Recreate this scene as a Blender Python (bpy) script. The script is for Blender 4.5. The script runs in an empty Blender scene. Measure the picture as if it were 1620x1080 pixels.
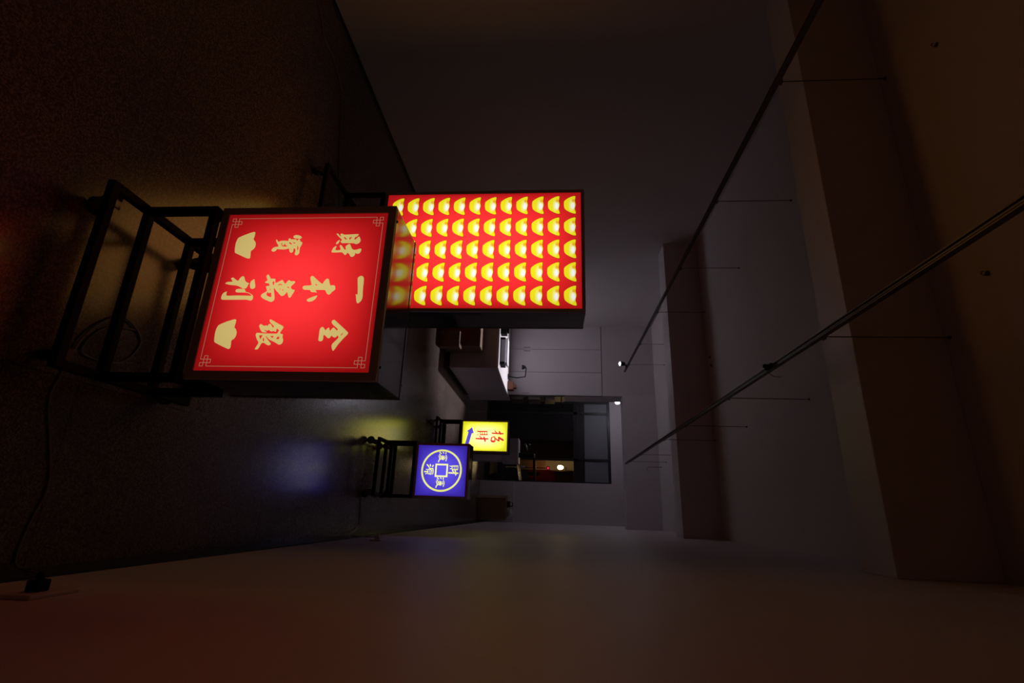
import bpy, bmesh, math, random
from mathutils import Vector, Matrix
sc = bpy.context.scene
COL = sc.collection

# ------------------------------------------------------------ camera, world, exposure
def V(*a): return Vector(a)
F_PX, YAW, PITCH, ROLL, CAM_H = 804.65, .324426, -.0771779, .00771926, 1.5
fwd = V(-math.sin(YAW)*math.cos(PITCH), math.cos(YAW)*math.cos(PITCH), math.sin(PITCH))
rt0 = fwd.cross(V(0, 0, 1)).normalized(); up0 = rt0.cross(fwd)
rt = math.cos(ROLL)*rt0 + math.sin(ROLL)*up0
up = -math.sin(ROLL)*rt0 + math.cos(ROLL)*up0
cam = bpy.data.cameras.new('camera')
cam_o = bpy.data.objects.new('camera', cam); COL.objects.link(cam_o)
# the photographer turned the camera on its side: image right = up in the room
cam_o.matrix_world = Matrix(((up.x, -rt.x, -fwd.x, 0), (up.y, -rt.y, -fwd.y, 0), (up.z, -rt.z, -fwd.z, CAM_H), (0, 0, 0, 1)))
cam.sensor_fit = 'HORIZONTAL'; cam.sensor_width = 36; cam.lens = F_PX/1620*36
cam.clip_start = .02; cam.clip_end = 200
sc.camera = cam_o
sc.view_settings.view_transform = 'Standard'; sc.view_settings.look = 'None'
sc.view_settings.exposure = 0; sc.view_settings.gamma = 1; sc.view_settings.use_curve_mapping = False
try:
    sc.cycles.use_denoising = True
    sc.cycles.max_bounces = 10; sc.cycles.diffuse_bounces = 6; sc.cycles.glossy_bounces = 4
    sc.cycles.sample_clamp_indirect = 4
except Exception: pass
w = bpy.data.worlds.new('night'); sc.world = w; w.use_nodes = True
w.node_tree.nodes['Background'].inputs[0].default_value = (.55, .6, 1, 1)
w.node_tree.nodes['Background'].inputs[1].default_value = .004

# sign light levels, spotlights
S_RED, S_BLUE, S_YEL = 1.0, .88, 1.6
SPOT_COUNTER, BULB_BACK, LAMP_OUT = 275, 95, 16

# ------------------------------------------------------------ materials
def srgb(r, g, b):
    f = lambda c: (c/255/12.92) if c/255 <= .04045 else ((c/255+.055)/1.055)**2.4
    return (f(r), f(g), f(b), 1)
def mat(name, col, rough=.5, metal=0, noise=0, scale=20, bump=0, coat=0):
    m = bpy.data.materials.new(name); m.use_nodes = True
    nt = m.node_tree; b = nt.nodes['Principled BSDF']
    b.inputs['Base Color'].default_value = (*col[:3], 1)
    b.inputs['Roughness'].default_value = rough; b.inputs['Metallic'].default_value = metal
    if coat: b.inputs['Coat Weight'].default_value = coat
    tc = nt.nodes.new('ShaderNodeTexCoord')
    n = nt.nodes.new('ShaderNodeTexNoise'); n.inputs['Scale'].default_value = scale; n.inputs['Detail'].default_value = 5
    nt.links.new(tc.outputs['Object'], n.inputs['Vector'])
    if noise:
        mx = nt.nodes.new('ShaderNodeMix'); mx.data_type = 'RGBA'
        mx.inputs[6].default_value = (*[c*(1-noise) for c in col[:3]], 1); mx.inputs[7].default_value = (*[min(1, c*(1+noise)) for c in col[:3]], 1)
        nt.links.new(n.outputs['Fac'], mx.inputs[0]); nt.links.new(mx.outputs[2], b.inputs['Base Color'])
    if bump:
        bp = nt.nodes.new('ShaderNodeBump'); bp.inputs['Strength'].default_value = bump; bp.inputs['Distance'].default_value = .002
        nt.links.new(n.outputs['Fac'], bp.inputs['Height']); nt.links.new(bp.outputs[0], b.inputs['Normal'])
    return m
def emit(name, col, s):
    m = bpy.data.materials.new(name); m.use_nodes = True
    nt = m.node_tree; nt.nodes.clear()
    e = nt.nodes.new('ShaderNodeEmission'); o = nt.nodes.new('ShaderNodeOutputMaterial')
    e.inputs[0].default_value = (*col[:3], 1); e.inputs[1].default_value = s
    nt.links.new(e.outputs[0], o.inputs[0]); return m
def sign_face(name, col, lo, hi, hot=None, power=.6, ingot=False, strength=1):
    """backlit print: the tubes in the box make its middle brighter than its rim; 'hot' is the film's colour where it is thinnest lit"""
    m = bpy.data.materials.new(name); m.use_nodes = True
    nt = m.node_tree; nt.nodes.clear(); N = nt.nodes.new; Lk = nt.links.new
    e = N('ShaderNodeEmission'); o = N('ShaderNodeOutputMaterial'); Lk(e.outputs[0], o.inputs[0])
    uv = N('ShaderNodeUVMap'); uv.uv_map = 'panel'
    sp = N('ShaderNodeSeparateXYZ'); Lk(uv.outputs[0], sp.inputs[0])
    def mth(op, a, b=None, c=None):
        n = N('ShaderNodeMath'); n.operation = op
        for i, x in enumerate((a, b, c)):
            if x is None: continue
            if isinstance(x, (int, float)): n.inputs[i].default_value = x
            else: Lk(x, n.inputs[i])
        return n.outputs[0]
    def bellf(s): return mth('MULTIPLY', mth('MULTIPLY', s, mth('SUBTRACT', 1, s)), 4)
    g = mth('POWER', mth('MAXIMUM', mth('MULTIPLY', bellf(sp.outputs[0]), bellf(sp.outputs[1])), 0.0), power)
    k = mth('MULTIPLY_ADD', g, (hi-lo)*strength, lo*strength)
    Lk(k, e.inputs[1])
    def mixc(fac, a, b):
        n = N('ShaderNodeMix'); n.data_type = 'RGBA'
        if isinstance(fac, (int, float)): n.inputs[0].default_value = fac
        else: Lk(fac, n.inputs[0])
        for i, x in ((6, a), (7, b)):
            if isinstance(x, tuple): n.inputs[i].default_value = (*x[:3], 1)
            else: Lk(x, n.inputs[i])
        return n.outputs[2]
    c = col
    if hot: c = mixc(mth('POWER', g, 1.5), col, hot)
    if ingot:
        u2 = N('ShaderNodeUVMap'); u2.uv_map = 'print'
        s2 = N('ShaderNodeSeparateXYZ'); Lk(u2.outputs[0], s2.inputs[0])
        def blob(cx, cz, rx, rz, pw=1.0):
            dx = mth('DIVIDE', mth('SUBTRACT', s2.outputs[0], cx), rx); dz = mth('DIVIDE', mth('SUBTRACT', s2.outputs[1], cz), rz)
            d = mth('SQRT', mth('ADD', mth('MULTIPLY', dx, dx), mth('MULTIPLY', dz, dz)))
            n = N('ShaderNodeMapRange'); n.interpolation_type = 'SMOOTHSTEP'
            n.inputs[1].default_value = 1.0; n.inputs[2].default_value = .35; Lk(d, n.inputs[0]); return mth('MULTIPLY', n.outputs[0], pw)
        c = mixc(blob(.53, .60, .44, .26, .8), col, (1, .93, .28))
        c = mixc(blob(.26, .80, .13, .20, .85), c, (.88, .42, .015))
        c = mixc(blob(.76, .90, .10, .12, .7), c, (.95, .55, .02))
        c = mixc(blob(.55, .74, .27, .24), c, (1, 1, 1))
    if isinstance(c, tuple): e.inputs[0].default_value = (*c[:3], 1)
    else: Lk(c, e.inputs[0])
    return m

M = {}
M['wall'] = mat('white_wall_paint', (.56, .52, .545), .55, noise=.05, scale=3, bump=.08)
M['ceiling'] = mat('white_ceiling_paint', (.60, .56, .575), .7, noise=.05, scale=2)
M['beam'] = mat('white_beam_gloss', (.60, .57, .60), .45, noise=.04, scale=3)
M['skirting'] = mat('dark_skirting', (.012, .010, .010), .5)
M['steel'] = mat('satin_stainless', (.15, .135, .125), .075, 1, noise=.05, scale=3, bump=.25)
M['bezel'] = mat('satin_bezel', (.50, .44, .45), .55, .25)
M['black'] = mat('black_paint', (.004, .004, .004), .8); M['black'].node_tree.nodes['Principled BSDF'].inputs['Specular IOR Level'].default_value = .25
M['rubber'] = mat('black_rubber', (.012, .012, .012), .7)
M['zinc'] = mat('zinc', (.30, .28, .25), .3, 1)
M['white_plastic'] = mat('white_plastic', (.55, .54, .52), .4)
M['cable_white'] = mat('white_cable', (.16, .145, .14), .5)
M['track'] = mat('black_track', (.08, .068, .06), .4)
M['rod'] = mat('dark_rod', (.085, .07, .065), .5)
M['panel_white'] = mat('cabinet_white', (.60, .57, .60), .45, noise=.03, scale=4)
M['seam'] = mat('dark_seam', (.08, .07, .08), .8)
M['laminate'] = mat('grey_laminate', (.50, .46, .53), .4, noise=.04, scale=6)
M['counter_top'] = mat('pale_top', (.62, .60, .58), .35)
M['card'] = mat('cardboard', (.20, .125, .06), .8, noise=.12, scale=12)
M['card_red'] = mat('red_printed_card', (.30, .02, .03), .6)
M['paper'] = mat('white_paper', (.80, .79, .80), .5)
M['grey'] = mat('grey_plastic', (.30, .29, .33), .4)
M['frame'] = mat('black_aluminium', (.008, .008, .009), .4)
M['chrome'] = mat('chrome', (.75, .75, .78), .1, 1)
M['brass'] = mat('brass', (.62, .42, .15), .28, 1)
M['brown'] = mat('brown_shutter', (.11, .055, .022), .7, noise=.1, scale=8)
M['gloss_brown'] = mat('glossy_brown', (.07, .04, .02), .3)
M['asphalt'] = mat('asphalt', (.012, .011, .010), .9, noise=.2, scale=30)
M['tile'] = mat('beige_tile', (.35, .27, .18), .6, noise=.15, scale=5)
M['car'] = mat('dark_car_paint', (.02, .02, .026), .25, coat=.6)
M['frost'] = mat('grey_film', (.16, .17, .19), .5)
M['redbrown'] = mat('red_brown_box', (.12, .035, .02), .6)
M['bag'] = mat('white_bag', (.5, .5, .5), .4, bump=.3, scale=30)
M['spot_led'] = emit('spot_led', (.92, .95, 1), 14)
M['lamp'] = emit('warm_tube', (1, .72, .36), 26)
M['red_led'] = emit('red_led', (1, .02, .08), 1.3)

def floor_mat():
    m = bpy.data.materials.new('terrazzo'); m.use_nodes = True; nt = m.node_tree; N = nt.nodes.new; Lk = nt.links.new
    b = nt.nodes['Principled BSDF']
    tc = N('ShaderNodeTexCoord')
    v = N('ShaderNodeTexVoronoi'); v.inputs['Scale'].default_value = 230; Lk(tc.outputs['Object'], v.inputs['Vector'])
    r = N('ShaderNodeValToRGB'); e = r.color_ramp.elements
    e[0].position = .2; e[0].color = (.062, .045, .036, 1); e[1].position = .85; e[1].color = (.21, .165, .14, 1)
    x = r.color_ramp.elements.new(.55); x.color = (.108, .083, .070, 1)
    sp = N('ShaderNodeSeparateColor'); Lk(v.outputs['Color'], sp.inputs[0]); Lk(sp.outputs[0], r.inputs[0])
    n = N('ShaderNodeTexNoise'); n.inputs['Scale'].default_value = 1.3; n.inputs['Detail'].default_value = 6; Lk(tc.outputs['Object'], n.inputs['Vector'])
    mx = N('ShaderNodeMix'); mx.data_type = 'RGBA'; mx.blend_type = 'MULTIPLY'; mx.inputs[0].default_value = 1
    rr = N('ShaderNodeValToRGB'); rr.color_ramp.elements[0].color = (.72, .70, .68, 1); rr.color_ramp.elements[1].color = (1.15, 1.12, 1.1, 1); Lk(n.outputs['Fac'], rr.inputs[0])
    Lk(r.outputs[0], mx.inputs[6]); Lk(rr.outputs[0], mx.inputs[7])
    # thin dividing joints about 1.2 m apart
    br = N('ShaderNodeTexBrick'); br.offset = 0; br.inputs['Scale'].default_value = 1; br.inputs['Mortar Size'].default_value = .003
    br.inputs['Brick Width'].default_value = 1.2; br.inputs['Row Height'].default_value = 1.2; br.inputs['Color1'].default_value = br.inputs['Color2'].default_value = (1, 1, 1, 1); br.inputs['Mortar'].default_value = (.5, .5, .5, 1)
    mp = N('ShaderNodeMapping'); mp.inputs['Location'].default_value = (.35, .92, 0); Lk(tc.outputs['Object'], mp.inputs[0]); Lk(mp.outputs[0], br.inputs['Vector'])
    m2 = N('ShaderNodeMix'); m2.data_type = 'RGBA'; m2.blend_type = 'MULTIPLY'; m2.inputs[0].default_value = 1
    Lk(mx.outputs[2], m2.inputs[6]); Lk(br.outputs['Color'], m2.inputs[7]); Lk(m2.outputs[2], b.inputs['Base Color'])
    mr = N('ShaderNodeMapRange'); mr.inputs[3].default_value = .15; mr.inputs[4].default_value = .29; b.inputs['Specular IOR Level'].default_value = .75; Lk(n.outputs['Fac'], mr.inputs[0]); Lk(mr.outputs[0], b.inputs['Roughness'])
    bp = N('ShaderNodeBump'); bp.inputs['Strength'].default_value = .12; bp.inputs['Distance'].default_value = .002; Lk(n.outputs['Fac'], bp.inputs['Height']); Lk(bp.outputs[0], b.inputs['Normal'])
    return m
M['floor'] = floor_mat()

# ------------------------------------------------------------ mesh helpers
def box(bm, x0, y0, z0, x1, y1, z1, mi=0):
    vs = [bm.verts.new(p) for p in ((x0,y0,z0),(x1,y0,z0),(x1,y1,z0),(x0,y1,z0),(x0,y0,z1),(x1,y0,z1),(x1,y1,z1),(x0,y1,z1))]
    for f in ((0,3,2,1),(4,5,6,7),(0,1,5,4),(1,2,6,5),(2,3,7,6),(3,0,4,7)):
        fc = bm.faces.new([vs[i] for i in f]); fc.material_index = mi
def ring_tube(bm, pts, rad, n=10, cap=True):
    pts = [Vector(p) for p in pts]; rings = []
    for i, p in enumerate(pts):
        d = (pts[min(i+1, len(pts)-1)]-pts[max(i-1, 0)]).normalized()
        a = V(0, 0, 1) if abs(d.z) < .9 else V(1, 0, 0)
        s = d.cross(a).normalized(); t = s.cross(d)
        r = rad[i] if isinstance(rad, (list, tuple)) else rad
        rings.append([bm.verts.new(p+(s*math.cos(2*math.pi*k/n)+t*math.sin(2*math.pi*k/n))*r) for k in range(n)])
    for a, b in zip(rings, rings[1:]):
        for k in range(n): bm.faces.new((a[k], a[(k+1) % n], b[(k+1) % n], b[k]))
    if cap: bm.faces.new(rings[0][::-1]); bm.faces.new(rings[-1])
def lathe(bm, prof, c=(0, 0, 0), axis='Z', n=24):
    rings = []
    for r, h in prof:
        ring = []
        for k in range(n):
            a = 2*math.pi*k/n; x, y = r*math.cos(a), r*math.sin(a)
            p = {'Z': (x, y, h), 'X': (h, x, y), 'Y': (x, h, y)}[axis]
            ring.append(bm.verts.new((p[0]+c[0], p[1]+c[1], p[2]+c[2])))
        rings.append(ring)
    for a, b in zip(rings, rings[1:]):
        for k in range(n): bm.faces.new((a[k], a[(k+1) % n], b[(k+1) % n], b[k]))
    bm.faces.new(rings[0][::-1]); bm.faces.new(rings[-1])
def catmull(pts, n=6):
    P = [Vector(p) for p in pts]; out = []
    for i in range(len(P)-1):
        a, b, c, d = P[max(i-1, 0)], P[i], P[i+1], P[min(i+2, len(P)-1)]
        for k in range(n):
            t = k/n; out.append(.5*((2*b)+(c-a)*t+(2*a-5*b+4*c-d)*t*t+(3*b-a-3*c+d)*t**3))
    return out+[P[-1]]
def obj(name, bm, m, parent=None, loc=None, smooth=False, bevel=0, rotz=0):
    bmesh.ops.recalc_face_normals(bm, faces=bm.faces[:])
    me = bpy.data.meshes.new(name); bm.to_mesh(me); bm.free()
    for x in (m if isinstance(m, list) else [m]): me.materials.append(M[x] if isinstance(x, str) else x)
    o = bpy.data.objects.new(name, me); COL.objects.link(o)
    if parent: o.parent = parent
    if loc: o.location = loc
    if rotz: o.rotation_euler.z = rotz
    if smooth:
        for p in me.polygons: p.use_smooth = True
    if bevel:
        b = o.modifiers.new('bevel', 'BEVEL'); b.width = bevel; b.segments = 2; b.limit_method = 'ANGLE'; b.angle_limit = .7
    return o
def bmx(*boxes):
    bm = bmesh.new()
    for b in boxes: box(bm, *b)
    return bm
def tag(o, label, cat, group=None):
    o['label'] = label; o['category'] = cat
    if group: o['group'] = group
    return o
def thing(name, label, cat, loc=(0, 0, 0), rotz=0, group=None):
    o = bpy.data.objects.new(name, None); COL.objects.link(o); o.empty_display_size = .1
    o.location = loc; o.rotation_euler.z = rotz
    return tag(o, label, cat, group)
def struct(name, bm, m, bevel=0):
    o = obj(name, bm, m, bevel=bevel); o['kind'] = 'structure'; return o

# ------------------------------------------------------------ room shell
LW, RW, CZ, YB, YF = -3.26, .205, 3.3, -.9, 11.85
struct('floor', bmx((LW-.15, YB-.15, -.12, RW+.15, 12.05, 0)), 'floor')
struct('ceiling', bmx((LW-.15, YB-.15, CZ, RW+.15, 12.05, CZ+.12)), 'ceiling')
struct('wall_left', bmx((LW-.15, YB-.15, 0, LW, 12.05, CZ)), 'wall')
struct('wall_right', bmx((RW, YB-.15, 0, RW+.15, 12.05, CZ)), 'wall')
struct('wall_rear', bmx((LW, YB-.15, 0, RW, YB, CZ)), 'wall')
struct('baseboard_left', bmx((LW, YB, 0, LW+.006, 8.8, .018)), 'skirting')
struct('baseboard_right', bmx((RW-.008, YB, 0, RW, 11.3, .16)), 'skirting')
struct('wall_partition', bmx((LW, 8.80, 2.40, -1.97, 9.30, CZ), (LW, 8.86, 0, -1.97, 9.30, 2.40)), 'wall')
# wall beside the glass door, with its low ledge
struct('wall_front_right', bmx((-.63, 11.3, 0, RW, 12.05, CZ)), 'wall')
struct('trim_1', bmx((-.63, 11.22, 0, RW, 11.3, .73)), 'wall', bevel=.004)
struct('wall_front', bmx((LW, 11.85, 2.86, -.63, 12.05, CZ), (LW, 11.85, 0, -2.52, 12.05, 2.86)), 'wall')
# downstand beams across the ceiling
struct('ceiling_beam_near', bmx((LW, 2.34, 2.892, RW, 2.59, CZ)), 'beam', bevel=.004)
struct('ceiling_beam_middle', bmx((LW, 5.80, 2.892, RW, 6.10, CZ)), 'beam', bevel=.004)
struct('ceiling_beam_far', bmx((-1.97, 8.78, 2.735, RW, 9.02, CZ)), 'beam', bevel=.004)

# ------------------------------------------------------------ glass door front
t = bpy.data.objects.new('door_1', None); COL.objects.link(t); t.location = (-1.57, 11.85, 0); t['kind'] = 'structure'
X = lambda x: x+1.57
fr = bmx((X(-2.52), .02, 0, X(-2.46), .08, 2.86), (X(-.69), .02, 0, X(-.63), .08, 2.86), (X(-2.46), .02, 2.80, X(-.69), .08, 2.86), (X(-2.46), .02, 0, X(-.69), .08, .05),
         (X(-2.26), .02, .05, X(-2.205), .08, 2.80), (X(-1.20), .02, .05, X(-1.145), .08, 2.80), (X(-2.46), .02, 2.02, X(-.69), .08, 2.12))
obj('frame', fr, 'frame', t, bevel=.003)
obj('mid_rail', bmx((X(-1.145), .025, 1.10, X(-.69), .075, 1.17)), 'frame', t)
gm = bpy.data.materials.new('clear_glass'); gm.use_nodes = True
nt = gm.node_tree; nt.nodes.clear(); o_ = nt.nodes.new('ShaderNodeOutputMaterial'); mx = nt.nodes.new('ShaderNodeMixShader')
tr = nt.nodes.new('ShaderNodeBsdfTransparent'); gl = nt.nodes.new('ShaderNodeBsdfGlossy'); fn = nt.nodes.new('ShaderNodeFresnel')
gl.inputs['Roughness'].default_value = .02; tr.inputs[0].default_value = (.88, .92, .90, 1); fn.inputs[0].default_value = 1.45
nt.links.new(fn.outputs[0], mx.inputs[0]); nt.links.new(tr.outputs[0], mx.inputs[1]); nt.links.new(gl.outputs[0], mx.inputs[2]); nt.links.new(mx.outputs[0], o_.inputs[0])
for x0, x1 in ((-2.46, -2.26), (-2.205, -1.20), (-1.145, -.69)):
    obj('pane', bmx((X(x0), .045, .05, X(x1), .053, 2.02)), gm, t)
    obj('transom_film', bmx((X(x0), .045, 2.28, X(x1), .053, 2.80)), 'frost', t)
    obj('header_panel', bmx((X(x0), .04, 2.12, X(x1), .06, 2.28)), 'frame', t)
h = bmesh.new(); ring_tube(h, [(X(-.975), 0, .50), (X(-.975), -.045, .515), (X(-.975), -.045, .705), (X(-.975), 0, .72)], .011)
box(h, X(-.99), -.004, .49, X(-.96), .02, .53); box(h, X(-.99), -.004, .69, X(-.96), .02, .73)
o_ = obj('door_pull', h, 'brass', t, smooth=False); o_['label'] = 'brass door pull'
h = bmesh.new(); lathe(h, [(.026, 0), (.026, -.02), (.018, -.028), (.008, -.03)], (X(-.995), .02, .87), 'Y')
box(h, X(-1.02), .005, .81, X(-.97), .02, .945)
o_ = obj('door_lock', h, 'chrome', t); o_['label'] = 'chrome lock plate'

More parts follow.
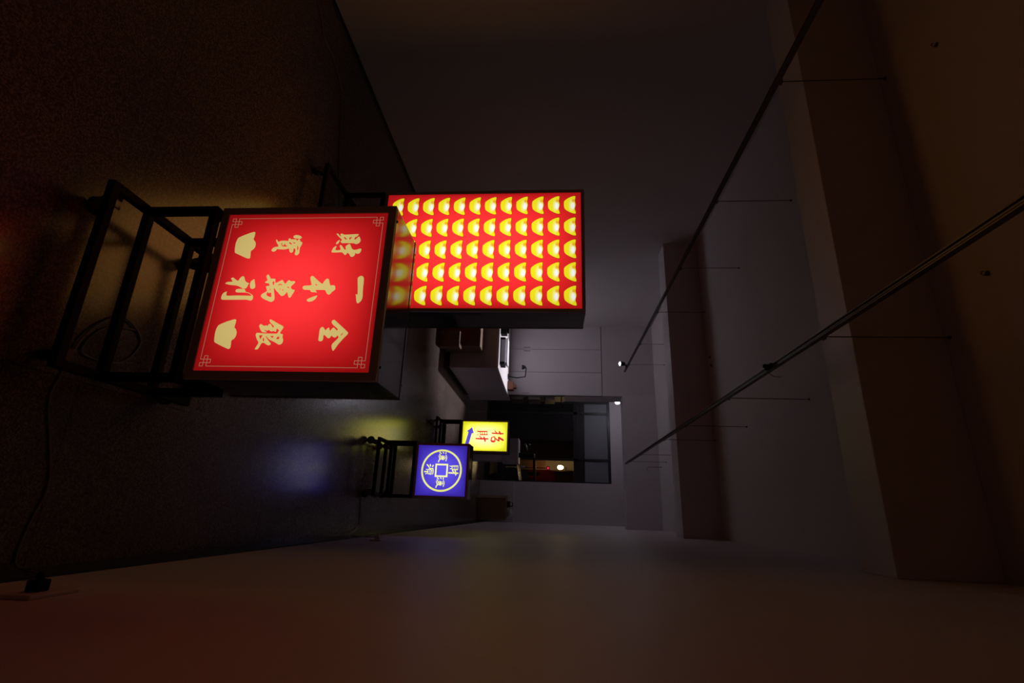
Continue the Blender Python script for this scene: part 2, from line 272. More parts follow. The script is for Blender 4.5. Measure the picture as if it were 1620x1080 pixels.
# ------------------------------------------------------------ lightbox signs on wheeled stands
GLY = {"cai":[[-2009,1103,-2025,1136,-1991,1176,-1935,1224,-1896,1265,-1918,1272,-1991,1231,-2018,1273,-2001,1316,-1973,1365,-1977,1541,-1996,1880,-1935,1847,-1889,1813,-1875,1755,-1792,1736,-1781,1778,-1858,1838,-1907,1891,-1857,1923,-1780,1958,-1708,1957,-1648,1915,-1616,1850,-1622,1799,-1650,1735,-1651,1615,-1657,1485,-1653,1345,-1686,1295,-1730,1274,-1763,1329,-1796,1310,-1852,1246,-1919,1176,-1970,1124],[-1884,1362,-1878,1414,-1834,1460,-1778,1483,-1795,1435,-1840,1389],[-1871,1560,-1876,1660,-1848,1649,-1827,1611,-1766,1600,-1805,1569],[-1780,1237,-1742,1247,-1665,1223,-1627,1199,-1611,1151,-1638,1132,-1687,1145,-1748,1191],[-1629,1608,-1574,1641,-1475,1689,-1415,1737,-1398,1799,-1409,1877,-1441,1952,-1446,2026,-1364,2027,-1278,1993,-1252,1928,-1268,1866,-1290,1824,-1236,1841,-1182,1818,-1140,1755,-1151,1704,-1194,1668,-1248,1641,-1302,1564,-1270,1554,-1227,1535,-1211,1507,-1233,1469,-1304,1405,-1320,1363,-1307,1235,-1308,1030,-1371,1031,-1458,1053,-1523,1103,-1550,1160,-1528,1173,-1468,1147,-1392,1148,-1386,1244,-1402,1331,-1467,1307,-1555,1274,-1587,1289,-1565,1338,-1510,1385,-1423,1448,-1401,1486,-1417,1508,-1488,1483,-1542,1481,-1591,1534]],"bao":[[-1900,-386,-1956,-365,-1978,-297,-1966,-213,-1937,-137,-1892,-83,-1847,-96,-1831,-159,-1838,-263,-1855,-347],[-1812,-534,-1851,-520,-1851,-484,-1800,-429,-1811,-411,-1828,-383,-1800,-348,-1816,-310,-1816,-269,-1765,-245,-1765,-209,-1826,-179,-1809,-140,-1753,-116,-1709,-88,-1703,-36,-1631,-34,-1554,-61,-1499,-88,-1390,-84,-1302,-74,-1232,-107,-1210,-164,-1227,-207,-1271,-230,-1347,-218,-1412,-219,-1456,-247,-1479,-302,-1391,-296,-1336,-307,-1304,-352,-1326,-401,-1381,-431,-1458,-450,-1469,-483,-1442,-549,-1432,-689,-1444,-834,-1450,-876,-1395,-896,-1357,-940,-1352,-1000,-1385,-1047,-1418,-1058,-1484,-1025,-1528,-951,-1538,-851,-1571,-837,-1638,-890,-1705,-933,-1783,-968,-1816,-949,-1771,-915,-1715,-864,-1754,-809,-1764,-688,-1757,-565,-1743,-526],[-1712,-506,-1701,-463,-1656,-394,-1600,-369,-1623,-398,-1634,-451,-1668,-487],[-1676,-769,-1670,-722,-1603,-726,-1575,-675,-1636,-645,-1669,-610,-1591,-616,-1580,-538,-1541,-536,-1542,-719],[-1711,-373,-1700,-330,-1677,-275,-1644,-270,-1666,-335],[-1588,-194,-1544,-161,-1489,-131,-1368,-141,-1434,-174,-1511,-181],[-1479,-385,-1435,-360,-1408,-362,-1436,-383]],"yi":[[-372,2038,-431,2085,-456,2151,-430,2217,-372,2248,-206,2261,-8,2263,188,2281,302,2288,399,2270,472,2218,512,2162,488,2121,367,2089,253,2067,180,2046,221,2101,172,2114,-41,2089]],"ben":[[-34,252,-92,266,-108,318,-117,552,-258,498,-376,455,-435,469,-460,512,-434,564,-350,656,-258,765,-158,898,-258,938,-333,989,-358,1032,-341,1082,-274,1108,-174,1138,-104,1180,-124,1239,-116,1303,-66,1342,8,1352,57,1329,107,1258,189,1209,213,1158,181,1099,107,1056,41,1023,41,687,90,727,140,758,123,701,123,576,90,547,41,515,38,327,16,276],[-175,661,-116,756,-113,694,-141,658],[230,788,287,781,369,740,434,657,459,553,435,479,394,464,353,496,304,605]],"wan":[[-457,-1047,-502,-1019,-508,-984,-451,-937,-349,-876,-361,-812,-355,-727,-298,-711,-210,-706,-222,-631,-279,-546,-317,-470,-247,-421,-165,-359,-234,-312,-304,-265,-297,-228,-259,-162,-272,-93,-259,-37,-209,-34,-146,-94,-71,-152,-9,-129,41,-62,35,2,103,-9,189,-47,313,-96,313,-155,251,-178,90,-253,152,-266,221,-313,258,-377,245,-438,165,-512,78,-611,3,-672,-28,-720,91,-691,215,-650,338,-621,412,-631,461,-692,461,-751,412,-867,357,-996,302,-1072,240,-1102,190,-1076,140,-1003,84,-918,-9,-960,-84,-993,-97,-953,-97,-870,-172,-896,-197,-937,-204,-1034,-242,-1053,-273,-1011,-305,-975,-387,-1021],[-235,-807,-279,-749,-210,-730,-109,-735,-160,-774],[-147,-599,-184,-517,-134,-448,-109,-455,-147,-510,-115,-564],[-78,-290,-71,-223,-21,-179,-28,-239],[-3,-519,-9,-497,28,-478,35,-500],[10,-428,16,-397,78,-368,72,-399],[97,-902,159,-862,128,-785,215,-751,301,-735,289,-808,246,-899,190,-928],[-9,-865,3,-827,78,-795,66,-817]],"li":[[-189,-2422,-217,-2379,-246,-2331,-249,-2162,-308,-2203,-366,-2253,-394,-2221,-406,-2175,-360,-2116,-296,-2026,-285,-1974,-354,-1951,-422,-1911,-451,-1862,-439,-1811,-376,-1781,-296,-1748,-250,-1712,-227,-1664,-193,-1581,-148,-1615,-80,-1622,-23,-1649,-1,-1703,-6,-1769,-52,-1854,-91,-1928,-120,-2031,-131,-2175,-154,-2311],[-353,-1435,-250,-1408,-136,-1369,-46,-1351,-6,-1392,11,-1453,-12,-1501,-80,-1536,-170,-1555,-261,-1546,-307,-1496],[78,-2000,33,-1988,8,-1950,5,-1767,11,-1701,67,-1662,112,-1647,129,-1569,162,-1487,213,-1401,257,-1365,335,-1349,402,-1373,419,-1423,408,-1490,386,-1537,389,-1869,392,-2191,392,-2395,348,-2432,258,-2436,174,-2412,123,-2358,95,-2278,146,-2293,236,-2279,252,-2221,241,-1900,246,-1577,255,-1425,235,-1418,179,-1494,151,-1564,134,-1654,134,-1761,134,-1923,118,-1975]],"jin":[[1152,1395,1099,1410,1072,1452,1081,1499,1151,1577,1256,1706,1384,1860,1506,1995,1576,1954,1663,1877,1790,1783,1894,1708,1998,1656,2089,1602,2095,1575,2022,1536,1942,1513,1873,1525,1804,1582,1717,1660,1653,1701,1624,1686,1595,1642,1642,1626,1665,1573,1643,1514,1591,1461,1655,1436,1692,1386,1673,1338,1610,1271,1575,1226,1587,1200,1656,1208,1737,1206,1778,1179,1790,1130,1773,1076,1733,1059,1634,1060,1483,1053,1389,1055,1330,1086,1310,1129,1330,1166,1388,1209,1429,1249,1376,1275,1331,1331,1335,1349,1446,1382,1422,1413,1358,1449,1328,1501,1369,1541,1438,1619,1386,1640,1316,1556,1234,1453],[1499,1809,1524,1823,1594,1777,1589,1751,1554,1771]],"yin":[[1091,-643,1061,-625,1108,-523,1179,-394,1244,-266,1302,-146,1361,-146,1432,-185,1503,-218,1550,-210,1561,-127,1602,-114,1655,-122,1736,-78,1817,-75,1887,-102,1916,-177,1888,-239,1842,-316,1785,-441,1740,-542,1658,-626,1606,-683,1694,-631,1786,-544,1878,-452,1925,-472,1937,-527,1908,-601,1851,-681,1858,-760,1939,-790,2067,-839,2079,-911,2062,-949,1963,-900,1841,-855,1777,-914,1673,-975,1591,-1009,1532,-992,1520,-954,1542,-741,1546,-510,1547,-308,1492,-289,1433,-260,1369,-358,1422,-360,1481,-361,1481,-407,1452,-435,1470,-478,1476,-535,1417,-603,1453,-654,1436,-716,1401,-769,1448,-736,1506,-644,1509,-725,1495,-820,1425,-880,1342,-931,1295,-954,1235,-929,1226,-896,1294,-790,1264,-714,1305,-671,1234,-650,1216,-601,1257,-553,1352,-489,1310,-450,1257,-507,1162,-617],[1608,-896,1589,-778,1671,-797,1742,-817,1684,-863],[1671,-728,1741,-697,1822,-692,1776,-742,1718,-747],[1625,-529,1624,-397,1657,-408,1669,-440,1709,-404,1681,-461],[1714,-317,1644,-273,1644,-221,1719,-207,1732,-268]],"ing1":[[-1336,-2326,-1501,-2356,-1679,-2366,-1822,-2342,-1894,-2307,-1971,-2162,-2059,-1959,-2112,-1814,-2093,-1750,-1961,-1751,-1817,-1772,-1757,-1704,-1662,-1654,-1555,-1647,-1461,-1683,-1379,-1776,-1250,-1755,-1133,-1742,-1099,-1773,-1105,-1840,-1170,-1995,-1253,-2176,-1306,-2297]],"ing2":[[1800,-2335,1659,-2356,1518,-2365,1387,-2354,1279,-2313,1237,-2252,1152,-2071,1066,-1818,1078,-1757,1168,-1750,1347,-1770,1406,-1698,1513,-1649,1631,-1650,1725,-1688,1784,-1774,1901,-1755,2029,-1750,2073,-1798,2036,-1899,1956,-2090,1853,-2312]],"yuan":[[1382,1167,1276,1259,1153,1417,1048,1606,991,1782,991,1908,1139,1891,1319,1867,1449,1879,1612,1914,1742,1896,1887,1857,2000,1861,2129,1902,2290,1929,2313,1872,2289,1739,2193,1530,2080,1350,1950,1212,1772,1168,1610,1157]],"cai3":[[82,-371,849,-395,1377],[60,-395,1366,-73,1355],[82,-94,1365,-81,891],[56,-382,870,-82,902],[39,-387,1039,-86,1059],[39,-391,1190,-90,1210],[65,-377,665,-330,852],[65,-139,715,-174,874],[112,179,619,194,1040,194,1416],[95,-47,1142,179,1211,364,1223],[86,-20,917,162,1081]],"yuan3":[[100,-442,-1252,-270,-1063],[100,-460,-981,-304,-935],[100,-404,-726,-267,-758],[78,-143,-726,106,-695,324,-720],[78,-122,-735,-106,-929,-207,-1068],[74,-76,-873,338,-849],[74,-56,-871,-48,-1153],[73,338,-859,283,-1124],[61,-48,-1153,284,-1135],[48,-52,-1012,300,-982],[108,127,-1105,136,-1419],[69,-34,-1293,-67,-1219],[74,319,-1316,254,-1202],[65,26,-799,110,-857]],"gun3":[[79,-1485,-266,-1363,-96],[79,-1500,31,-1390,100],[85,-1483,276,-1357,270],[67,-1262,292,-1036,370,-763,314],[46,-1186,191,-1025,241,-877,184],[70,-1183,85,-1022,113,-845,65],[76,-1210,-23,-1021,67,-872,-13],[70,-1330,-261,-1163,-142,-1005,23],[67,-1203,-297,-1043,-254,-897,-212],[85,-660,-300,-807,-266,-944,-94,-961,26],[55,-1134,-139,-986,-158],[45,-1027,310,-1008,114]],"gun3b":[[78,591,-324,708,-157],[78,576,-32,681,36],[84,591,209,713,204],[66,805,226,1024,302,1289,247],[45,879,126,1035,176,1179,119],[69,882,22,1038,49,1210,2],[75,856,-85,1039,4,1184,-75],[69,741,-319,903,-202,1055,-40],[66,864,-355,1020,-312,1161,-271],[84,1391,-357,1248,-324,1115,-155,1098,-36],[54,931,-199,1074,-218],[45,1033,243,1052,50]],"zhao4":[[172,-405,866,-362,1498,-361,2318],[206,-633,1793,-279,1998],[138,-716,1216,-401,1535],[255,104,1727,267,2019,447,2330],[171,244,1333,571,1803],[190,571,1803,122,1747],[149,21,1209,142,871],[164,142,852,594,815],[274,611,892,622,1235],[149,20,1266,620,1311]],"cai4":[[173,-569,-888,-601,282],[103,-601,282,-185,302],[157,-185,-598,-217,358],[115,-583,-581,-204,-561],[104,-588,-343,-209,-324],[104,-594,-63,-215,-44],[115,-688,-1009,-540,-809],[115,-150,-980,-218,-792],[191,306,-1109,339,-380,320,460],[206,69,-107,647,94],[138,-13,-685,281,-306]],"arrow4":[[-1094,-1649,-566,-2293,-494,-2077,1606,-2562,1707,-2117,-313,-1643,-376,-1396]]}
def fill2d(name, loops, y, ext=.0004, smooth=2):
    """flat printed shape from outlines (x,z in 0.1 mm), holes by even-odd fill, with the print's own thin thickness"""
    cu = bpy.data.curves.new(name, 'CURVE'); cu.dimensions = '2D'; cu.fill_mode = 'BOTH'; cu.extrude = ext/2
    for L in loops:
        P = [(L[i]*1e-4, L[i+1]*1e-4) for i in range(0, len(L), 2)]
        for _ in range(smooth):
            Q = []
            for a, b in zip(P, P[1:]+P[:1]):
                Q += [(a[0]*.82+b[0]*.18, a[1]*.82+b[1]*.18), (a[0]*.18+b[0]*.82, a[1]*.18+b[1]*.82)]
            P = Q
        s = cu.splines.new('POLY'); s.points.add(len(P)-1); s.use_cyclic_u = True
        for p, q in zip(s.points, P): p.co = (q[0], q[1], 0, 1)
    tmp = bpy.data.objects.new(name, cu); COL.objects.link(tmp)
    dg = bpy.context.evaluated_depsgraph_get(); dg.update()
    me = bpy.data.meshes.new_from_object(tmp.evaluated_get(dg))
    bm = bmesh.new(); bm.from_mesh(me)
    bpy.data.objects.remove(tmp); bpy.data.curves.remove(cu); bpy.data.meshes.remove(me)
    for v in bm.verts: v.co = V(v.co.x, y-v.co.z, v.co.y)
    return bm
def brush(bm, pts, wd, y):
    """one brush stroke: a ribbon with round ends"""
    P = [V(a*1e-4, 0, b*1e-4) for a, b in pts]; P = catmull(P, 4) if len(P) > 2 else P
    r = wd*.5e-4; left = []; right = []
    for i, p in enumerate(P):
        d = (P[min(i+1, len(P)-1)]-P[max(i-1, 0)]).normalized(); s = V(-d.z, 0, d.x)
        left.append(p+s*r); right.append(p-s*r)
    d0 = (P[0]-P[1]).normalized(); d1 = (P[-1]-P[-2]).normalized(); s0 = V(-d0.z, 0, d0.x); s1 = V(-d1.z, 0, d1.x)
    loop = left+[P[-1]+d1*r*.7+s1*r*-.6*0+V(0, 0, 0)]+right[::-1]+[P[0]+d0*r*.7]
    vs = [bm.verts.new((q.x, y, q.z)) for q in loop]
    try: bm.faces.new(vs)
    except ValueError: pass
def uv_panel(bm, hw, hh, local=None):
    uv = bm.loops.layers.uv.new('panel')
    for f in bm.faces:
        for l in f.loops:
            c = l.vert.co; l[uv].uv = ((c.x+hw)/(2*hw), (c.z+hh)/(2*hh))
def caster(parent, x, y, ztop, swivel, brake=False):
    bm = bmx((x-.026, y-.026, ztop-.004, x+.026, y+.026, ztop))
    lathe(bm, [(.019, ztop-.004), (.021, ztop-.010), (.015, ztop-.016)], (x, y, 0))
    c, s = math.cos(swivel), math.sin(swivel); ox, oy = x+c*.022, y+s*.022; nx, ny = -s, c
    for sg in (-1, 1):
        pts = [(x-c*.016, y-s*.016, ztop-.012), (x+c*.020, y+s*.020, ztop-.012), (ox+c*.014, oy+s*.014, .030), (ox-c*.012, oy-s*.012, .024)]
        q = []
        for off in (.017, .0195):
            q.append([bm.verts.new((p[0]+sg*nx*off, p[1]+sg*ny*off, p[2])) for p in pts])
        bm.faces.new(q[0]); bm.faces.new(q[1][::-1])
        for k in range(4): bm.faces.new((q[0][k], q[0][(k+1) % 4], q[1][(k+1) % 4], q[1][k]))
    o = obj('caster', bm, 'zinc', parent)
    w_ = bmesh.new(); lathe(w_, [(.008, -.016), (.027, -.013), (.031, -.008), (.031, .008), (.027, .013), (.008, .016)], n=20)
    wo = obj('wheel', w_, 'rubber', o, smooth=False)
    wo.matrix_local = Matrix.Translation((ox, oy, .031)) @ Matrix(((-s, 0, c, 0), (c, 0, s, 0), (0, 1, 0, 0), (0, 0, 0, 1))) @ Matrix.Rotation(math.pi/2, 4, 'X') if False else \
        Matrix.Translation((ox, oy, .031)) @ V(nx, ny, 0).to_track_quat('Z', 'Y').to_matrix().to_4x4()
    return o
def sign(name, label, x0, x1, yf, dep, z0, z1, bez, stand, group=None, tube=.026, sw=(.6, 2.2, 2.6, .9)):
    cx, cz = (x0+x1)/2, (z0+z1)/2
    t = thing(name, label, 'lightbox sign', (cx, yf, 0), 0, group)
    hw, hh = (x1-x0)/2, (z1-z0)/2
    # housing: folded sheet box with a lipped back cover
    bm = bmesh.new()
    box(bm, -hw, .016, z0, hw, dep-.020, z1)
    o = obj('housing', bm, 'steel', t, bevel=.002)
    bm = bmx((-hw-.002, dep-.019, z0-.002, hw+.002, dep, z1+.002)); obj('back_cover', bm, 'steel', t, bevel=.002)
    b = bez
    bm = bmx((-hw, 0, z0, -hw+b, .016, z1), (hw-b, 0, z0, hw, .016, z1), (-hw+b, 0, z0, hw-b, .016, z0+b), (-hw+b, 0, z1-b, hw-b, .016, z1))
    obj('bezel', bm, 'bezel', t, bevel=.0015)
    for fx in (-.42, .42):
        for yy in (.022, dep-.009):
            bm = bmesh.new(); lathe(bm, [(.0045, 0), (.0045, .0022), (.002, .003)], (fx*(x1-x0), yy, z1), 'Z', 10); obj('screw', bm, 'black', t)
            bm = bmesh.new(); lathe(bm, [(.0045, 0), (.0045, .0022), (.002, .003)], (hw, yy, cz+fx*(z1-z0)), 'X', 10); obj('screw', bm, 'black', t)
    # panel
    pw, ph = hw-b, hh-b
    # stand
    sx0, sx1, yA, yD, yB_, yC, zr = stand
    sx0 -= cx; sx1 -= cx; yA -= yf; yD -= yf; yB_ -= yf; yC -= yf; h = tube/2
    bm = bmx((sx0-h, yA-h, zr-h, sx1+h, yA+h, zr+h), (sx0-h, yD-h, zr-h, sx1+h, yD+h, zr+h), (sx0-h, yA+h, zr-h, sx0+h, yD-h, zr+h), (sx1-h, yA+h, zr-h, sx1+h, yD-h, zr+h))
    obj('base_frame', bm, 'black', t, bevel=.002)
    for yy in (yB_, yC): obj('cross_rail', bmx((sx0+h, yy-h, zr-h, sx1-h, yy+h, zr+h)), 'black', t, bevel=.002)
    for xx in (sx0, sx1):
        for yy in (yB_, yC): obj('leg', bmx((xx-h, yy-h, zr+h, xx+h, yy+h, z0-tube)), 'black', t, bevel=.002)
    bm = bmx((sx0-h, yB_-h, z0-tube, sx1+h, yB_+h, z0), (sx0-h, yC-h, z0-tube, sx1+h, yC+h, z0), (sx0-h, yB_+h, z0-tube, sx0+h, yC-h, z0), (sx1-h, yB_+h, z0-tube, sx1+h, yC-h, z0))
    obj('top_frame', bm, 'black', t, bevel=.002)
    g = .030
    for (xx, yy), a in zip(((sx0+g, yA+g), (sx1-g, yA+g), (sx0+g, yD-g), (sx1-g, yD-g)), sw): caster(t, xx, yy, zr-h, a)
    return t, cz, pw, ph
def panel(t, cz, pw, ph, m):
    bm = bmx((-pw, .004, -ph, pw, .010, ph)); uv_panel(bm, pw, ph)
    return obj('panel', bm, m, t, (0, 0, cz))
YP = .0034      # the print lies on the panel's front face (panel face at .004)
def print_part(name, bm, m, par, pw, ph, label=None):
    uv_panel(bm, pw, ph); o = obj(name, bm, m, par)
    if label: o['label'] = label
    return o

# --- red sign in front
RED = dict(lo=.30, hi=1.12, power=.75)
M['red_face'] = sign_face('red_lit_face', (.78, .011, .013), hot=(.98, .034, .036), strength=S_RED, **RED)
M['cream_face'] = sign_face('cream_lit_print', (.62, .46, .15), .72, 1.12, strength=S_RED)
M['line_face'] = sign_face('cream_lit_line', (.50, .20, .12), .6, 1.2, strength=S_RED)
t, cz, pw, ph = sign('lightbox_sign', 'square red lit sign with cream calligraphy and two ingots, nearest the camera', -.968, -.359, 1.45, .265, .364, .976, .0265,
                     (-.945, -.357, 1.281, 1.816, 1.434, 1.645, .11))
pn = panel(t, cz, pw, ph, 'red_face')
for k, zh in (('yi', 'one'), ('ben', 'root'), ('wan', 'ten thousand'), ('li', 'profit'), ('jin', 'gold'), ('yin', 'silver'), ('cai', 'wealth'), ('bao', 'treasure')):
    print_part('character', fill2d('character', GLY[k], YP), 'cream_face', pn, pw, ph, 'cream brush character meaning '+zh)
for k in ('ing1', 'ing2'): print_part('ingot_print', fill2d('ingot', GLY[k], YP, smooth=1), 'cream_face', pn, pw, ph, 'flat cream ingot shape')
def border(pw, ph, ins, u, wd, y):
    """thin border line whose corners run through a knot of little squares"""
    bm = bmesh.new()
    def seg(a, b):
        x0, x1 = sorted((a[0], b[0])); z0, z1 = sorted((a[1], b[1])); h = wd/2
        vs = [bm.verts.new(p) for p in ((x0-h, y, z0-h), (x1+h, y, z0-h), (x1+h, y, z1+h), (x0-h, y, z1+h))]; bm.faces.new(vs)
    W, Hh = pw-ins, ph-ins
    for sx in (-1, 1):
        for sz in (-1, 1):
            P = [(2, 0), (2, 3), (1, 3), (1, 0), (0, 0), (0, 1), (3, 1), (3, 2), (0, 2)]
            Q = [(sx*(W-i*u), sz*(Hh-j*u)) for i, j in P]
            for a, b in zip(Q, Q[1:]): seg(a, b)
    for s in (-1, 1):
        seg((-W+2*u, s*Hh), (W-2*u, s*Hh)); seg((s*W, -Hh+2*u), (s*W, Hh-2*u))
    return bm
print_part('border_line', border(pw, ph, .0150, .0112, .0017, YP), 'line_face', pn, pw, ph)

# --- tall ingot sign
M['red_face2'] = sign_face('red_lit_face_tall', (.82, .014, .016), hot=(1.0, .036, .039), lo=.42, hi=1.3, power=.55, strength=S_RED)
M['ingot_edge'] = sign_face('ingot_lit_outline', (.30, .045, .004), .6, 1.1, strength=S_RED)
M['ingot_face'] = sign_face('ingot_lit_print', (.93, .82, .012), .74, 1.08, ingot=True, power=.55, strength=S_RED)
t, cz, pw, ph = sign('lightbox_sign', 'tall red lit sign covered in rows of yellow ingots, by the left wall', -2.022, -1.157, 2.87, .30, .378, 1.706, .0215,
                     (-1.998, -1.185, 2.552, 3.40, 2.865, 3.14, .11), sw=(2.8, .5, 2.0, 1.0))
pn = panel(t, cz, pw, ph, 'red_face2')
bm = bmesh.new(); src = [(GLY['yuan'][0][i]*1e-4, GLY['yuan'][0][i+1]*1e-4) for i in range(0, len(GLY['yuan'][0]), 2)]
gx0, gx1 = min(p[0] for p in src), max(p[0] for p in src); gz0, gz1 = min(p[1] for p in src), max(p[1] for p in src)
src = [((p[0]-(gx0+gx1)/2), (p[1]-(gz0+gz1)/2)) for p in src]; gw, gh = gx1-gx0, gz1-gz0
P = src
for _ in range(1):
    Q = []
    for a, b in zip(P, P[1:]+P[:1]): Q += [(a[0]*.8+b[0]*.2, a[1]*.8+b[1]*.2), (a[0]*.2+b[0]*.8, a[1]*.2+b[1]*.8)]
    P = Q
uvp = bm.loops.layers.uv.new('panel'); uvl = bm.loops.layers.uv.new('print')
for c in range(5):
    for r in range(12):
        ox, oz = -1.908+c*.1608+1.5895, .472+r*.10375-cz
        f = bm.faces.new([bm.verts.new((ox+a, YP, oz+b)) for a, b in P])
        e_ = bm.faces.new([bm.verts.new((ox+a*1.045+.0004, YP+.0002, oz+b*1.03+.0011)) for a, b in P]); e_.material_index = 1
        for l in list(f.loops)+list(e_.loops):
            q = l.vert.co; l[uvp].uv = ((q.x+pw)/(2*pw), (q.z+ph)/(2*ph)); l[uvl].uv = ((q.x-ox)/gw+.5, (q.z-oz)/gh+.5)
bmesh.ops.triangulate(bm, faces=bm.faces[:])
o = obj('ingot_pattern', bm, ['ingot_face', 'ingot_edge'], pn)
# its back is a plain lit red sheet
M['red_back'] = sign_face('red_lit_back', (.82, .012, .016), hot=(1.0, .022, .025), lo=.09, hi=.26, power=.55, strength=S_RED)
bm = bmx((-pw, 0, -ph, pw, .006, ph)); uv_panel(bm, pw, ph); obj('back_panel', bm, 'red_back', t, (0, .3005, cz))

# --- blue coin sign
M['blue_face'] = sign_face('violet_lit_face', (.062, .030, .56), .55, 1.35, hot=(.105, .075, .72), power=.6, strength=S_BLUE)
M['coin_face'] = sign_face('coin_lit_print', (.92, .92, .14), .75, 1.15, hot=(1, 1, .42), strength=S_BLUE)
t, cz, pw, ph = sign('lightbox_sign', 'violet lit sign with a yellow ring coin emblem, in front of the arrow sign', -.532, -.087, 4.28, .20, .374, .826, .0195,
                     (-.533, -.098, 4.096, 4.556, 4.290, 4.442, .11), sw=(3.4, .2, 2.9, .6))
pn = panel(t, cz, pw, ph, 'blue_face')
bm = bmesh.new(); n = 72; R0, R1 = .1705, .1555
a = [[bm.verts.new((math.cos(2*math.pi*k/n)*r, YP, math.sin(2*math.pi*k/n)*r)) for k in range(n)] for r in (R0, R1)]
for k in range(n): bm.faces.new((a[0][k], a[0][(k+1) % n], a[1][(k+1) % n], a[1][k]))
print_part('coin_ring', bm, 'coin_face', pn, pw, ph)
bm = bmesh.new(); q, d = .0535, .013
for x0, z0, x1, z1 in ((-q, -q, q, -q+d), (-q, q-d, q, q), (-q, -q+d, -q+d, q-d), (q-d, -q+d, q, q-d)):
    bm.faces.new([bm.verts.new(p) for p in ((x0, YP, z0), (x1, YP, z0), (x1, YP, z1), (x0, YP, z1))])
print_part('coin_hole_frame', bm, 'coin_face', pn, pw, ph)
def strokes(k, name, m, pn, pw, ph, label):
    bm = bmesh.new()
    for i, s in enumerate(GLY[k]): brush(bm, [(s[j], s[j+1]) for j in range(1, len(s), 2)], s[0], YP-.00002*i)
    bmesh.ops.triangulate(bm, faces=bm.faces[:])
    return print_part(name, bm, m, pn, pw, ph, label)
for k, lab in (('cai3', 'yellow character meaning wealth at the top of the coin'), ('yuan3', 'yellow character meaning source at the foot of the coin'), ('gun3', 'yellow character meaning rolling left of the coin hole'), ('gun3b', 'yellow character meaning rolling right of the coin hole')):
    strokes(k, 'character', 'coin_face', pn, pw, ph, lab)

# --- yellow arrow sign
M['yellow_face'] = sign_face('yellow_lit_face', (.80, .77, .012), .52, 1.35, hot=(1, .98, .30), power=.8, strength=S_YEL)
M['red_print'] = sign_face('red_lit_print', (.52, .020, .026), .8, 1.0, strength=S_YEL)
M['arrow_print'] = sign_face('violet_lit_print', (.058, .040, .37), .9, 1.2, strength=S_YEL)
t, cz, pw, ph = sign('lightbox_sign', 'yellow lit sign with red characters and a violet arrow, farthest back', -1.086, -.688, 6.35, .20, .380, .980, .0190,
                     (-1.075, -.70, 6.142, 6.65, 6.36, 6.53, .11), sw=(.3, 2.4, 1.2, 2.9))
pn = panel(t, cz, pw, ph, 'yellow_face')
strokes('zhao4', 'character', 'red_print', pn, pw, ph, 'red character meaning beckon')
strokes('cai4', 'character', 'red_print', pn, pw, ph, 'red character meaning wealth')
print_part('arrow', fill2d('arrow', GLY['arrow4'], YP, smooth=0), 'arrow_print', pn, pw, ph, 'violet arrow pointing left')

# ------------------------------------------------------------ hanging tracks
def track(label, x, y0, y1, z, rods):
    t = thing('lighting_track', label, 'lighting track', (x, y0, z), 0, None)
    L = y1-y0; bm = bmesh.new()
    for a in ((-.013, 0, -.004, .013, L, .008), (-.013, 0, -.018, -.008, L, -.004), (.008, 0, -.018, .013, L, -.004), (-.003, 0, -.014, .003, L, -.004)): box(bm, *a)
    obj('rail', bm, 'track', t)
    for c in (-.006, L): obj('end_cap', bmx((-.014, c, -.019, .014, c+.006, .009)), 'track', t)
    for r in rods:
        bm = bmesh.new(); zt = (2.892 if (2.34 < r < 2.59 or 5.8 < r < 6.1) else CZ)-z
        ring_tube(bm, [(0, r-y0, .012), (0, r-y0, zt)], .0028, 8); lathe(bm, [(.005, zt-.012), (.009, zt-.004), (.009, zt)], (0, r-y0, 0), 'Z', 12)
        box(bm, -.014, r-y0-.012, .010, .014, r-y0+.012, .022)
        obj('hanger_rod', bm, 'rod', t)
    return t
track('long black ceiling track nearer the right wall', -.812, YB+.1, 8.60, 2.736, [-.1, 1.1, 2.31, 3.63, 4.82, 5.76, 7.26, 8.25])
track('long black ceiling track nearer the left wall, carrying the lit spotlight', -2.298, YB+.1, 8.36, 2.736, [-.1, 1.1, 2.30, 3.44, 4.56, 5.70, 6.90, 7.94])
# spotlight heads
def spot_head(name, label, loc, aim, stem, size=.032, watts=0, cone=1.4, col=(.93, .88, 1), blend=.6):
    """head with its lens facing 'aim'; stem joins it to what it hangs from (local offset)"""
    t = thing(name, label, 'spotlight', loc)
    d = Vector(aim).normalized(); mtx = d.to_track_quat('Z', 'Y').to_matrix().to_4x4()
    bm = bmesh.new(); lathe(bm, [(size*.55, -.085), (size*.8, -.075), (size, -.02), (size*1.05, 0), (size*.9, 0), (size*.86, -.006)], n=20)
    o = obj('spot_body', bm, 'black', t); o.matrix_local = mtx
    bm = bmesh.new(); lathe(bm, [(size*.86, -.005), (size*.84, .004), (size*.6, .011), (size*.2, .014)], n=20)
    o = obj('lens', bm, 'spot_led' if watts else 'grey', t); o.matrix_local = mtx
    bm = bmesh.new(); p = d*-.045; ring_tube(bm, [p, Vector(stem)], .007, 8); s = Vector(stem); box(bm, s.x-.016, s.y-.035, s.z-.012, s.x+.016, s.y+.035, s.z+.004)
    obj('stem', bm, 'black', t)
    if watts:
        li = bpy.data.lights.new(name, 'SPOT'); li.energy = watts; li.color = col; li.spot_size = cone; li.spot_blend = blend; li.shadow_soft_size = size*.8
        lo = bpy.data.objects.new('lamp_light', li); COL.objects.link(lo); lo.parent = t
        lo.matrix_local = Matrix.Translation(d*.02) @ (-d).to_track_quat('Z', 'Y').to_matrix().to_4x4()
    return t
spot_head('spotlight', 'lit spotlight on the end of the left track above the counter', (-2.335, 8.03, 2.612), (.02, -.20, -1), (.037, 0, .102), .036, SPOT_COUNTER, 1.12)
